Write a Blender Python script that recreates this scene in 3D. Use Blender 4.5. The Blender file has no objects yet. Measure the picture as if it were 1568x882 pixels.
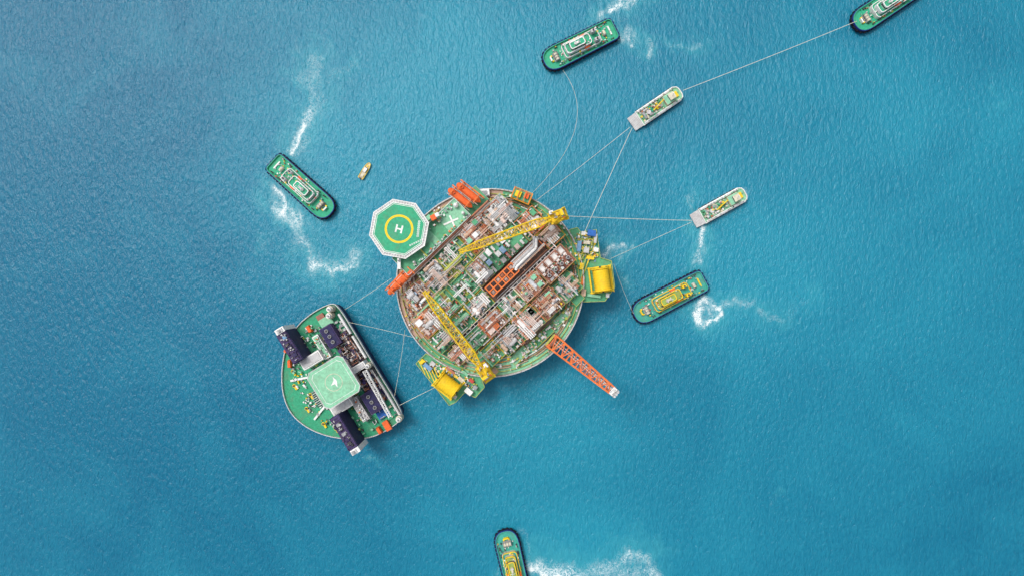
import bpy, bmesh, math, random
import numpy as np
from mathutils import Matrix, Vector

S=0.32; H=335.0; CX,CY=784.0,441.0
def P(px,py,z=0.0):
    f=S*(H-z)/H
    return Vector(((px-CX)*f,(CY-py)*f,z))
def KZ(z): return S*(H-z)/H

# ---------------------------------------------------------------- materials
MATS={}
def mat(name,col,rough=0.65,metal=0.0,var=0.24,scale=0.9,dirt=0.26,spec=0.3):
    if name in MATS: return MATS[name]
    m=bpy.data.materials.new(name); m.use_nodes=True
    nt=m.node_tree; nt.nodes.clear(); N=nt.nodes.new; Lk=nt.links.new
    out=N('ShaderNodeOutputMaterial'); b=N('ShaderNodeBsdfPrincipled')
    b.inputs['Roughness'].default_value=rough; b.inputs['Metallic'].default_value=metal
    b.inputs['Specular IOR Level'].default_value=spec
    g=N('ShaderNodeNewGeometry')
    n1=N('ShaderNodeTexNoise'); n1.inputs['Scale'].default_value=scale; n1.inputs['Detail'].default_value=3; n1.inputs['Roughness'].default_value=.7
    Lk(g.outputs['Position'],n1.inputs['Vector'])
    r1=N('ShaderNodeMapRange'); r1.inputs[1].default_value=0.3; r1.inputs[2].default_value=0.7
    r1.inputs[3].default_value=1-var; r1.inputs[4].default_value=1+var*.6
    Lk(n1.outputs[0],r1.inputs[0])
    mx=N('ShaderNodeMix'); mx.data_type='RGBA'; mx.blend_type='MULTIPLY'; mx.inputs[0].default_value=1
    mx.inputs[6].default_value=(*col,1); Lk(r1.outputs[0],mx.inputs[7])
    last=mx.outputs[2]
    if dirt>0.06:
        n2=N('ShaderNodeTexNoise'); n2.inputs['Scale'].default_value=scale*0.25; n2.inputs['Detail'].default_value=5; n2.inputs['Distortion'].default_value=0.8
        Lk(g.outputs['Position'],n2.inputs['Vector'])
        r2=N('ShaderNodeMapRange'); r2.inputs[1].default_value=0.48; r2.inputs[2].default_value=0.70
        r2.inputs[3].default_value=0; r2.inputs[4].default_value=dirt
        Lk(n2.outputs[0],r2.inputs[0])
        mx2=N('ShaderNodeMix'); mx2.data_type='RGBA'; Lk(r2.outputs[0],mx2.inputs[0])
        Lk(last,mx2.inputs[6]); mx2.inputs[7].default_value=(0.2,0.14,0.10,1); last=mx2.outputs[2]
    Lk(last,b.inputs['Base Color']); Lk(b.outputs[0],out.inputs[0])
    MATS[name]=m; return m
mat('deck_green',(0.10,0.38,0.20)); mat('deck_mint',(0.25,0.57,0.37),dirt=0.18)
mat('tug_green',(0.035,0.40,0.23),dirt=0.25); mat('deck_redbrown',(0.33,0.14,0.10)); mat('deck_pink',(0.48,0.32,0.26))
mat('vessel_green',(0.035,0.34,0.18),dirt=0.3); mat('pad_green',(0.04,0.38,0.20),dirt=0.22)
mat('white_paint',(0.82,0.82,0.80),var=0.12,dirt=0.16); mat('light_grey',(0.56,0.56,0.56),var=0.2)
mat('mid_grey',(0.32,0.34,0.35)); mat('dark_grey',(0.06,0.06,0.07)); mat('black_rubber',(0.012,0.012,0.02),rough=0.85,dirt=0.05)
mat('rust_pipe',(0.47,0.19,0.11)); mat('tan_pipe',(0.62,0.44,0.32)); mat('pink_steel',(0.68,0.54,0.48))
mat('orange_paint',(0.82,0.14,0.03),dirt=0.14); mat('orange_red',(0.76,0.19,0.05),dirt=0.18)
mat('yellow_paint',(0.88,0.60,0.02),var=0.16,dirt=0.15); mat('rail_lime',(0.5,0.54,0.12))
mat('olive_deck',(0.30,0.42,0.10)); mat('navy_paint',(0.022,0.02,0.085),var=0.4,dirt=0.1)
mat('purple_paint',(0.06,0.04,0.13),dirt=0.1); mat('hull_blue',(0.012,0.035,0.2),var=0.2,dirt=0.05)
mat('blue_paint',(0.03,0.15,0.5)); mat('container_blue',(0.17,0.34,0.54)); mat('container_red',(0.55,0.08,0.06))
mat('glass_dark',(0.01,0.015,0.02),rough=0.1,dirt=0.0,spec=0.8); mat('rope',(0.72,0.72,0.58),rough=0.9,dirt=0)
mat('cream',(0.66,0.61,0.47)); mat('teal_deck',(0.05,0.37,0.30)); mat('hull_red',(0.25,0.03,0.02)); mat('machinery_dark',(0.11,0.065,0.06))
mat('galvanised',(0.6,0.62,0.64),metal=0.2,rough=0.5)

# ---------------------------------------------------------------- mesh builder
class B:
    def __init__(s,name,M=None,parent=None,origin=None):
        s.name=name; s.M=M or Matrix.Identity(4); s.v=[]; s.f=[]; s.mi=[]; s.ml=[]; s.parent=parent
        s.origin=origin if origin is not None else s.M.translation.copy()
    def _m(s,m):
        if m not in s.ml: s.ml.append(m)
        return s.ml.index(m)
    def add(s,vs,fs,m,world=False):
        k=len(s.v); i=s._m(m)
        for v in vs: s.v.append(Vector(v) if world else s.M@Vector(v))
        for f in fs:
            s.f.append([k+j for j in f]); s.mi.append(i)
    def box(s,x,y,z0,sx,sy,h,m,rot=0,taper=1.0):
        c,sn=math.cos(rot),math.sin(rot); vs=[]
        for t,zz in ((1,z0),(taper,z0+h)):
            for ax,ay in ((-1,-1),(1,-1),(1,1),(-1,1)):
                u=ax*sx/2*t; w=ay*sy/2*t
                vs.append((x+u*c-w*sn,y+u*sn+w*c,zz))
        s.add(vs,[(3,2,1,0),(4,5,6,7),(0,1,5,4),(1,2,6,5),(2,3,7,6),(3,0,4,7)],m)
    def prism(s,pts,z0,z1,m,scale0=1.0,topm=None):
        n=len(pts); cx=sum(p[0] for p in pts)/n; cy=sum(p[1] for p in pts)/n
        vs=[(cx+(p[0]-cx)*scale0,cy+(p[1]-cy)*scale0,z0) for p in pts]+[(p[0],p[1],z1) for p in pts]
        s.add(vs,[tuple(range(n))[::-1]]+[(i,(i+1)%n,n+(i+1)%n,n+i) for i in range(n)],m)
        s.add(vs[n:],[tuple(range(n))],topm or m)
    def ring(s,pts,inner,z0,z1,m):
        n=len(pts); vs=[(p[0],p[1],z1) for p in pts]+[(p[0],p[1],z1) for p in inner]+[(p[0],p[1],z0) for p in pts]+[(p[0],p[1],z0) for p in inner]
        fs=[]
        for i in range(n):
            j=(i+1)%n
            fs+=[(i,j,n+j,n+i),(i,2*n+i,2*n+j,j),(n+i,n+j,3*n+j,3*n+i),(2*n+i,3*n+i,3*n+j,2*n+j)]
        s.add(vs,fs,m)
    def cyl(s,x,y,z0,r,h,m,n=16,r2=None):
        r2=r if r2 is None else r2
        a=[2*math.pi*i/n for i in range(n)]
        vs=[(x+r*math.cos(t),y+r*math.sin(t),z0) for t in a]+[(x+r2*math.cos(t),y+r2*math.sin(t),z0+h) for t in a]
        s.add(vs,[tuple(range(n))[::-1],tuple(range(n,2*n))]+[(i,(i+1)%n,n+(i+1)%n,n+i) for i in range(n)],m)
    def tube(s,p,q,r,m,n=6,dome=False,world=False,caps=True):
        A=Vector(p) if world else s.M@Vector(p); Q=Vector(q) if world else s.M@Vector(q)
        d=Q-A; L=d.length
        if L<1e-5: return
        d/=L; up=Vector((0,0,1)) if abs(d.z)<0.95 else Vector((1,0,0))
        e=d.cross(up).normalized(); g=e.cross(d)
        st=[(0,1),(L,1)]
        if dome: st=[(-0.5*r,0.3),(-0.35*r,0.7),(0,1),(L,1),(L+0.35*r,0.7),(L+0.5*r,0.3)]
        vs=[]; fs=[]
        for t,sc in st:
            for i in range(n):
                a=2*math.pi*(i+0.5)/n
                vs.append(A+d*t+(e*math.cos(a)+g*math.sin(a))*r*sc)
        for k in range(len(st)-1):
            for i in range(n):
                j=(i+1)%n; fs.append((k*n+i,k*n+j,(k+1)*n+j,(k+1)*n+i))
        if caps:
            fs.append(tuple(range(n))[::-1]); fs.append(tuple(range((len(st)-1)*n,len(st)*n)))
        s.add(vs,fs,m,world=True)
    def lattice(s,p,q,w0,w1,m,nseg=12,r=0.2,d0=None,d1=None,rb=None,world=True):
        A=Vector(p);Q=Vector(q)
        d=(Q-A); L=d.length; d/=L
        e=d.cross(Vector((0,0,1))).normalized(); g=e.cross(d)
        d0=d0 or w0; d1=d1 or w1; rb=rb or r*0.6
        def c(t,i):
            w=w0+(w1-w0)*t; h=d0+(d1-d0)*t
            sx,sy=((-1,-1),(1,-1),(1,1),(-1,1))[i]
            return A+d*L*t+e*w/2*sx+g*h/2*sy
        for i in range(4): s.tube(c(0,i),c(1,i),r,m,world=True)
        for k in range(nseg):
            t0=k/nseg;t1=(k+1)/nseg
            for i in range(4):
                j=(i+1)%4
                s.tube(c(t0,i),c(t0,j),rb,m,n=4,world=True)
                if k%2: s.tube(c(t0,i),c(t1,j),rb,m,n=4,world=True)
                else: s.tube(c(t0,j),c(t1,i),rb,m,n=4,world=True)
    def done(s,smooth=False):
        me=bpy.data.meshes.new(s.name)
        o=s.origin
        me.from_pydata([tuple(v-o) for v in s.v],[],s.f)
        for m in s.ml: me.materials.append(MATS[m])
        me.polygons.foreach_set('material_index',s.mi)
        bm=bmesh.new(); bm.from_mesh(me); bmesh.ops.recalc_face_normals(bm,faces=bm.faces); bm.to_mesh(me); bm.free()
        ob=bpy.data.objects.new(s.name,me); bpy.context.collection.objects.link(ob)
        if s.parent:
            ob.parent=s.parent; ob.location=o-s.parent.location
        else: ob.location=o
        return ob
def empty(name,loc):
    e=bpy.data.objects.new(name,None); e.empty_display_size=5; e.location=loc
    bpy.context.collection.objects.link(e); return e
def frame(px,py,zref,ang_deg,mirror=False):
    k=KZ(zref); a=math.radians(ang_deg); p=P(px,py,zref)
    R=Matrix(((math.cos(a)*k,-math.sin(a)*k,0,p.x),(math.sin(a)*k,math.cos(a)*k,0,p.y),(0,0,1,0),(0,0,0,1)))
    if mirror:
        R=Matrix(((math.cos(a)*k,math.sin(a)*k,0,p.x),(math.sin(a)*k,-math.cos(a)*k,0,p.y),(0,0,1,0),(0,0,0,1)))
    return R
def pxf(zref):
    k=KZ(zref)
    return Matrix(((k,0,0,-CX*k),(0,-k,0,CY*k),(0,0,1,0),(0,0,0,1)))

# ================================================================ WATER
def make_water():
    g=0.8; x0,x1,y0,y1=-310,310,-190,190
    nx=int((x1-x0)/g)+1; ny=int((y1-y0)/g)+1
    xs=np.linspace(x0,x1,nx); ys=np.linspace(y0,y1,ny)
    X,Y=np.meshgrid(xs,ys)
    px=X/S+CX; py=CY-Y/S
    rw=np.random.RandomState(11); wx=np.zeros_like(X); wy=np.zeros_like(X)
    for i in range(14):
        l=rw.uniform(9,50); t=rw.uniform(0,6.28); a=l*.05; ph=rw.uniform(0,6.28,2)
        arg=2*math.pi/l*(px*math.cos(t)+py*math.sin(t)); wx+=a*np.sin(arg+ph[0]); wy+=a*np.sin(arg+ph[1])
    qx=px+wx; qy=py+wy
    def seg(pts,w,inten):
        out=np.zeros_like(px)
        for i in range(len(pts)-1):
            ax,ay=pts[i];bx,by=pts[i+1]; dx,dy=bx-ax,by-ay; L2=dx*dx+dy*dy+1e-6
            t=np.clip(((qx-ax)*dx+(qy-ay)*dy)/L2,0,1)
            d=np.hypot(qx-ax-t*dx,qy-ay-t*dy)
            out=np.maximum(out,inten*np.exp(-(d/w)**2))
        return out
    ring=[(1084+17*math.cos(a),477+15*math.sin(a)) for a in np.linspace(-3.1,3.1,16)]
    strokes=[([(486,90),(472,118),(490,150),(474,178)],22,0.64),([(474,150),(470,182)],8,0.74),([(474,178),(460,200),(447,234)],15,0.82),([(466,192),(446,236)],7,1.0),
     ([(418,290),(430,318),(458,345)],16,0.80),([(420,292),(438,325)],7,1.0),([(458,345),(464,372),(478,400)],19,0.74),([(478,402),(498,414),(528,407),(548,388)],18,0.76),([(484,408),(505,420),(535,408)],8,.9),
     ([(500,400),(450,372)],24,0.55),([(485,130),(540,100)],14,0.52),([(430,350),(400,380)],14,0.45),
     ([(980,-8),(948,6),(925,24)],14,0.82),([(945,8),(927,26)],7,1.0),([(945,52),(972,62)],11,0.74),([(990,70),(996,82)],8,0.8),([(1025,72),(1068,68)],10,0.58),([(940,20),(960,45)],12,.5),
     ([(1072,345),(1076,368)],11,0.95),([(1076,368),(1068,405)],10,0.78),([(1060,300),(1064,320)],8,0.6),([(1078,330),(1120,322)],7,0.5),
     (ring,12,0.84),(ring[6:12],7,1.0),(ring[:5],6,.95),(ring[12:],6,1.0),([(1066,468),(1072,486)],10,0.9),([(1080,474),(1090,482)],14,0.72),([(1104,466),(1150,462)],14,0.66),([(1165,478),(1198,490)],14,0.62),([(1200,490),(1240,455)],12,0.46),
     ([(806,868),(845,872),(885,882)],22,0.85),([(885,882),(935,868),(968,850)],22,0.74),([(968,850),(995,858),(1000,888)],18,0.78),([(930,880),(985,875)],20,0.74),([(812,872),(860,884)],10,1.0),
     ([(930,388),(948,378)],10,0.8),([(948,392),(970,376)],9,0.64),([(955,425),(962,438)],7,0.6),
     ([(575,707),(560,708)],5,0.6),([(525,330),(560,300)],14,0.46),
     ([(1180,780),(1192,750)],4,0.46),([(1505,125),(1535,160)],9,0.40),
     ([(455,235),(472,215)],9,0.66)]
    foam=np.zeros_like(px); turb=np.zeros_like(px)
    for p_,w,i in strokes:
        foam=np.maximum(foam,seg(p_,w,i)); turb=np.maximum(turb,seg(p_,w*2.4,i*0.95))
    def ell(cx,cy,a,b,ang,w,i):
        t=math.radians(ang); dx=px-cx; dy=-(py-cy)
        u=dx*math.cos(t)+dy*math.sin(t); v=-dx*math.sin(t)+dy*math.cos(t)
        r=np.sqrt((u/a)**2+(v/b)**2); d=(r-1)*min(a,b)
        return i*np.exp(-(d/w)**2)
    for args in ((888,69,63,20,207,4,.5),(461,287,63,20,-41,4,.55),(1026,456,63,20,208,4,.5),(785,872,22,62,-12,4,.55),(1005,165,48,14,35,3,.45),(1102,317,48,14,29,4,.6)):
        foam=np.maximum(foam,ell(*args))
    def blob(cx,cy,rx,ry,i): return i*np.exp(-((px-cx)/rx)**2-((py-cy)/ry)**2)
    tint=blob(690,150,230,170,.75)+blob(830,700,170,180,.45)+blob(1120,400,220,130,.45)+blob(480,340,110,150,.35)+blob(1480,170,130,70,.4)+blob(1300,250,300,250,.25)+blob(900,850,230,80,.4)
    dark=blob(60,300,330,500,.6)+blob(1500,860,300,160,.15)+blob(380,800,250,200,.2)
    tint=np.clip(tint-dark+0.42,0,1.3)
    rs=np.random.RandomState(4); Z=np.zeros_like(X)
    for i in range(60):
        lam=rs.uniform(1.9,5.0); th=math.radians(rs.normal(200,36)); k=2*math.pi/lam
        A=0.0034*lam*rs.uniform(.4,1)
        Z+=A*np.sin(k*(X*math.cos(th)+Y*math.sin(th))+rs.uniform(0,6.28)+2.6*np.sin(X*0.041+i)+2.6*np.sin(Y*0.047+2*i))
    for cx,cy,r0 in ((750,433,150),(520,575,100)):
        d=np.hypot(px-cx,py-cy)-r0
        Z+=0.05*np.exp(-np.clip(d,0,None)/60)*np.sin(d*S*2*math.pi/3.2)*(d>-10)
    Z+=foam*rs.normal(0,1,Z.shape)*0.07
    ed=np.minimum(np.minimum(X-x0,x1-X),np.minimum(Y-y0,y1-Y)); Z*=np.clip(ed/15,0,1)
    n=nx*ny
    co=np.stack([X.ravel(),Y.ravel(),Z.ravel()],1)
    R=15000.0
    extra=np.array([(-R,-R,0),(R,-R,0),(R,R,0),(-R,R,0)])
    co=np.vstack([co,extra])
    i=np.arange(nx*ny).reshape(ny,nx)
    q=np.stack([i[:-1,:-1],i[:-1,1:],i[1:,1:],i[1:,:-1]],-1).reshape(-1,4)
    c00,c10,c11,c01=i[0,0],i[0,-1],i[-1,-1],i[-1,0]; e=n
    q=np.vstack([q,[[e,e+1,c10,c00],[e+1,e+2,c11,c10],[e+2,e+3,c01,c11],[e+3,e,c00,c01]]])
    me=bpy.data.meshes.new('sea_water'); me.vertices.add(len(co)); me.vertices.foreach_set('co',co.ravel())
    me.loops.add(q.size); me.loops.foreach_set('vertex_index',q.ravel().astype(np.int32))
    me.polygons.add(len(q)); me.polygons.foreach_set('loop_start',np.arange(0,q.size,4,dtype=np.int32))
    me.polygons.foreach_set('loop_total',np.full(len(q),4,dtype=np.int32))
    me.polygons.foreach_set('use_smooth',np.ones(len(q),dtype=bool))
    me.update(calc_edges=True)
    for nm,arr,dv in (('foam',foam,0),('turb',turb,0),('tint',tint,.3)):
        at=me.attributes.new(nm,'FLOAT','POINT')
        at.data.foreach_set('value',np.concatenate([arr.ravel(),np.full(4,dv)]).astype(np.float32))
    ob=bpy.data.objects.new('sea_water',me); bpy.context.collection.objects.link(ob)
    m=bpy.data.materials.new('sea_water'); m.use_nodes=True; nt=m.node_tree; nt.nodes.clear(); N=nt.nodes.new; Lk=nt.links.new
    out=N('ShaderNodeOutputMaterial'); g_=N('ShaderNodeNewGeometry')
    def noise(scale,detail=4,dist=0.0,rot=0,sc=None,rough=.55):
        src=g_.outputs['Position']
        if sc:
            mp=N('ShaderNodeMapping'); mp.inputs['Rotation'].default_value=(0,0,math.radians(rot)); mp.inputs['Scale'].default_value=sc
            Lk(src,mp.inputs['Vector']); src=mp.outputs[0]
        t=N('ShaderNodeTexNoise'); t.inputs['Scale'].default_value=scale; t.inputs['Detail'].default_value=detail; t.inputs['Distortion'].default_value=dist
        t.inputs['Roughness'].default_value=rough
        Lk(src,t.inputs['Vector']); return t.outputs[0]
    def attr(nm):
        a=N('ShaderNodeAttribute'); a.attribute_name=nm; return a.outputs['Fac']
    def mth(op,a,b=None,c=None,clamp=False):
        x=N('ShaderNodeMath'); x.operation=op; x.use_clamp=clamp
        for i_,v in enumerate((a,b,c)):
            if v is None: continue
            if isinstance(v,(int,float)): x.inputs[i_].default_value=v
            else: Lk(v,x.inputs[i_])
        return x.outputs[0]
    def mix(f,a,b):
        x=N('ShaderNodeMix'); x.data_type='RGBA'
        if isinstance(f,(int,float)): x.inputs[0].default_value=f
        else: Lk(f,x.inputs[0])
        for i_,v in ((6,a),(7,b)):
            if isinstance(v,tuple): x.inputs[i_].default_value=(*v,1)
            else: Lk(v,x.inputs[i_])
        return x.outputs[2]
    w1=noise(0.78,3,0.3,-25,(1.0,0.42,1)); w2=noise(1.8,2,0.2,-48,(1,0.45,1)); w3=noise(0.014,4,1.0)
    fo=attr('foam'); tu=attr('turb'); ti=attr('tint')
    t1=mth('ADD',ti,mth('MULTIPLY',mth('SUBTRACT',w3,.5),1.2),clamp=True)
    base=mix(t1,(0.001,0.120,0.220),(0.010,0.225,0.335))
    h=mth('ADD',mth('MULTIPLY',w1,.6),mth('MULTIPLY',w2,.4))
    hc=mth('MULTIPLY',mth('SUBTRACT',h,.38),3.4,clamp=True)
    base=mix(mth('MULTIPLY',hc,.42),base,mix(t1,(0.014,0.215,0.325),(0.04,0.34,0.44)))
    nmid=noise(.1,4,1.0)
    tmask=mth('MULTIPLY',mth('ADD',tu,mth('SUBTRACT',nmid,.80)),1.6,clamp=True)
    base=mix(mth('MULTIPLY',tmask,.5),base,(0.06,0.37,0.43))
    na=noise(.3,9,1.2,rough=.74); nb=noise(1.7,4,1.5,rough=.75)
    fn=mth('ADD',mth('MULTIPLY',na,.72),mth('MULTIPLY',nb,.42))
    ridge=mth('SUBTRACT',.13,mth('ABSOLUTE',mth('MULTIPLY',mth('SUBTRACT',noise(.36,4,2.4),.5),1.9)))
    sm=mth('ADD',mth('ADD',mth('MULTIPLY',fo,.92),fn),ridge)
    fmh=mth('MULTIPLY',mth('SUBTRACT',sm,1.24),3.2,clamp=True)
    fms=mth('MULTIPLY',mth('SUBTRACT',sm,1.04),1.5,clamp=True)
    fm=mth('MAXIMUM',fmh,mth('MULTIPLY',fms,.42))
    wc=mth('MULTIPLY',mth('SUBTRACT',mth('ADD',noise(.35,5,.6,-30,(1,.5,1),.7),mth('MULTIPLY',mth('SUBTRACT',w3,.5),.2)),.775),8,clamp=True)
    fm2=mth('MAXIMUM',fm,mth('MULTIPLY',wc,.3))
    col=mix(fm2,base,(0.80,0.87,0.87))
    b=N('ShaderNodeBsdfPrincipled'); Lk(col,b.inputs['Base Color']); b.inputs['IOR'].default_value=1.33
    Lk(mth('ADD',.25,mth('MULTIPLY',fm2,.5)),b.inputs['Roughness'])
    hh=mth('ADD',mth('MULTIPLY',w1,.8),mth('MULTIPLY',w2,.38))
    bp=N('ShaderNodeBump'); bp.inputs['Strength'].default_value=.85; bp.inputs['Distance'].default_value=.8; Lk(hh,bp.inputs['Height'])
    Lk(bp.outputs[0],b.inputs['Normal']); Lk(b.outputs[0],out.inputs[0])
    me.materials.append(m)
make_water()

# ================================================================ PLATFORM
rng=random.Random(7)
ZM=18.0
MP=frame(750,433,25,44,mirror=True)
plat=empty('floating_production_platform',P(750,433,0)) ; plat.location.z=0
def circ(r,n=72,cx=0,cy=0): return [(cx+r*math.cos(2*math.pi*i/n),cy+r*math.sin(2*math.pi*i/n)) for i in range(n)]
h=B('hull',MP,plat)
h.prism(circ(148),-8,1.0,'hull_red'); h.prism(circ(141),1.0,ZM-1,'mid_grey'); 
h.prism(circ(145.5),ZM-1,ZM,'light_grey',topm='deck_pink')
h.ring(circ(147),circ(145.4),ZM,ZM+1.5,'light_grey')
h.ring(circ(139.5),circ(138.8),ZM,ZM+1.2,'rail_lime')
for a0,a1,m in ((0,70,'deck_green'),(70,150,'deck_mint'),(150,185,'deck_green'),(185,232,'deck_pink'),(232,275,'deck_green'),(275,322,'deck_pink'),(322,360,'deck_green')):
    n=24; o=[];i_=[]
    for t in range(n+1):
        a=math.radians(a0+(a1-a0)*t/n); o.append((144.5*math.cos(a),144.5*math.sin(a))); i_.append((112*math.cos(a),112*math.sin(a)))
    h.prism(o+i_[::-1],ZM+.02,ZM+.12,m)
for i in range(560):
    a=rng.uniform(0,6.283); 
    if 1.25<a<2.6 and rng.random()<.65: continue
    r=rng.uniform(110,143); s_=rng.uniform(.8,4)
    h.box(r*math.cos(a),r*math.sin(a),ZM+.1,s_,rng.uniform(.8,3.5),rng.uniform(.5,2.5),rng.choice(['white_paint','light_grey','pink_steel','rust_pipe','deck_green','yellow_paint','mid_grey','white_paint','tan_pipe','light_grey','deck_mint']),rot=a)
for r,m,rr,z in ((134,'tan_pipe',.25,1.0),(131,'rust_pipe',.25,1.4),(128,'white_paint',.3,.8),(124,'orange_red',.18,1.8),(119,'pink_steel',.3,1.2)):
    for i in range(60):
        if rng.random()<.35: continue
        a=2*math.pi*i/60; b_=2*math.pi*(i+1)/60
        h.tube((r*math.cos(a),r*math.sin(a),ZM+z),(r*math.cos(b_),r*math.sin(b_),ZM+z),rr,m)
for i in range(144):
    a=2*math.pi*i/144
    h.box(146.2*math.cos(a),146.2*math.sin(a),ZM+1.5,.6,.6,.8,rng.choice(['white_paint','mid_grey']),rot=a)
for i in range(48):
    a=2*math.pi*i/48; h.tube((141*math.cos(a),141*math.sin(a),2),(141*math.cos(a),141*math.sin(a),ZM-1),.35,'dark_grey')
h.done()

def rails(b,a0,a1,b0,b1,z,m='rail_lime'):
    for zz in (z+.6,z+1.15):
        for p,q in (((a0,b0),(a1,b0)),((a1,b0),(a1,b1)),((a1,b1),(a0,b1)),((a0,b1),(a0,b0))):
            b.tube((*p,zz),(*q,zz),.1,m,n=4)
W_='white_paint'
STY={
 'pipes':dict(pm=['tan_pipe','rust_pipe','pink_steel','light_grey','pink_steel','tan_pipe',W_,W_,'rust_pipe','orange_red'],bm=['pink_steel','rust_pipe','light_grey','tan_pipe',W_,W_,'deck_green','orange_red','mid_grey','yellow_paint','light_grey'],np=42,nb=92,nv=3,nt=4,grid='rust_pipe'),
 'grey':dict(pm=['light_grey','mid_grey','pink_steel',W_,W_,'rust_pipe','light_grey'],bm=['light_grey','mid_grey',W_,W_,'light_grey','deck_mint','rust_pipe','pink_steel','container_blue','galvanised','deck_green'],np=30,nb=88,nv=4,nt=5,grid=None),
 'green':dict(pm=['light_grey','deck_mint','rail_lime','tan_pipe',W_,'rust_pipe'],bm=['light_grey',W_,'deck_mint','mid_grey','yellow_paint',W_,'container_red','deck_mint','pink_steel','rust_pipe','deck_green'],np=11,nb=46,nv=1,nt=5,grid=None),
 'boxes':dict(pm=['tan_pipe','light_grey','rust_pipe',W_,'pink_steel'],bm=[W_,'light_grey','container_blue','pink_steel','orange_red',W_,'mid_grey','rust_pipe','deck_green'],np=16,nb=64,nv=2,nt=3,grid=None),
 'orange':dict(pm=['orange_red','tan_pipe','rust_pipe','pink_steel',W_,'light_grey'],bm=['orange_red','tan_pipe','light_grey','rust_pipe',W_,'deck_green',W_,'pink_steel','deck_green'],np=32,nb=80,nv=3,nt=4,grid='orange_red')}
def module(idx,a0,a1,b0,b1,z,floor,style):
    a0-=rng.uniform(0,1.2); a1+=rng.uniform(0,1.2); b0-=rng.uniform(0,1.0); b1+=rng.uniform(0,1.0)
    st=STY[style]; b=B('process_module_%d'%idx,MP,plat,origin=(MP@Vector(((a0+a1)/2,(b0+b1)/2,z))))
    W,D=a1-a0,b1-b0; ca,cb=(a0+a1)/2,(b0+b1)/2; ar=W*D/1500.
    z+=idx*.013
    b.box(ca,cb,z-.5,W,D,.5,floor)
    for x in (a0+1,a1-1,ca):
        for y in (b0+1,b1-1): b.box(x,y,ZM,1.6,1.6,z-.5-ZM,'rail_lime' if style=='green' else 'pink_steel')
    rails(b,a0,a1,b0,b1,z,rng.choice(['rail_lime','yellow_paint','rail_lime']))
    for i in range(int(6*ar)+1):
        w=rng.uniform(4,W*.4); d=rng.uniform(3,D*.4)
        b.box(rng.uniform(a0+w/2,a1-w/2),rng.uniform(b0+d/2,b1-d/2),z,w,d,rng.uniform(.04,.3),rng.choice([floor,'deck_green','light_grey',floor,'deck_mint','deck_green']))
    for i in range(int(st['nb']*ar*1.1)):
        w=rng.choice([.8,1.2,1.6,2,2.5,3.5,6])*rng.uniform(.7,1.2); d=rng.choice([.8,1.2,1.6,2,3,4])*rng.uniform(.7,1.2)
        if rng.random()<.5: w,d=d,w
        x=rng.uniform(a0+w/2,a1-w/2); y=rng.uniform(b0+d/2,b1-d/2); hh=rng.uniform(.5,3.4)
        m=rng.choice(st['bm']); b.box(x,y,z,w,d,hh,m)
        if w*d>9:
            b.box(x,y,z+hh,w*.55,d*.5,.35,rng.choice(['light_grey',W_,m]))
            b.box(x+w*.3,y,z+hh,w*.12,d*.8,.5,rng.choice(['mid_grey',W_]))
    for i in range(int(st['nv']*ar)+0):
        r=rng.uniform(.6,1.25); L=rng.uniform(8,16)
        zz=z+rng.uniform(1.0,3)+r; m=rng.choice(['light_grey','pink_steel',W_,'tan_pipe','galvanised'])
        if rng.random()<.6 and W>L+6:
            x=rng.uniform(a0+4,a1-L-3); y=rng.uniform(b0+5,b1-5); b.tube((x,y,zz),(x+L,y,zz),r,m,n=14,dome=True)
            for t in (.2,.8): b.box(x+L*t,y,z,1,r*4,zz-z-r*.3,'mid_grey')
        elif D>L+6:
            x=rng.uniform(a0+5,a1-5); y=rng.uniform(b0+4,b1-L-3); b.tube((x,y,zz),(x,y+L,zz),r,m,n=14,dome=True)
            for t in (.2,.8): b.box(x,y+L*t,z,r*4,1,zz-z-r*.3,'mid_grey')
    for i in range(int(st['nt']*ar)):
        r=rng.uniform(1.2,3.2); hh=rng.uniform(1.5,5); x=rng.uniform(a0+5,a1-5); y=rng.uniform(b0+5,b1-5); m=rng.choice([W_,'light_grey','pink_steel','deck_mint'])
        b.cyl(x,y,z,r,hh,m); b.cyl(x,y,z+hh,r,.6,m,r2=r*.4); b.cyl(x,y,z+hh+.6,r*.25,.5,'mid_grey',n=8)
    for i in range(int(st['np']*ar)):
        r=rng.choice([.12,.15,.2,.28,.35]); zz=z+rng.uniform(.5,5); m=rng.choice(st['pm']); k=rng.choice([1,1,2,3,4])
        if rng.random()<.5:
            x=rng.uniform(a0-3,a0+W*.6); L=rng.uniform(8,max(9,a1+3-x)); L=min(L,a1+3-x); y=rng.uniform(b0+2,b1-8)
            for j in range(k):
                yy=y+j*r*9
                if yy>b1-1: continue
                b.tube((x,yy,zz),(x+L,yy,zz),r,m)
                if j==0:
                    b.tube((x,yy,zz),(x,yy,z),r,m); b.tube((x+L,yy,zz),(x+L,min(yy+rng.uniform(2,8),b1),zz),r,m)
        else:
            y=rng.uniform(b0-3,b0+D*.6); L=min(rng.uniform(8,max(9,b1+3-y)),b1+3-y); x=rng.uniform(a0+2,a1-8)
            for j in range(k):
                xx=x+j*r*9
                if xx>a1-1: continue
                b.tube((xx,y,zz),(xx,y+L,zz),r,m)
                if j==0: b.tube((xx,y,zz),(xx,y,z),r,m)
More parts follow.
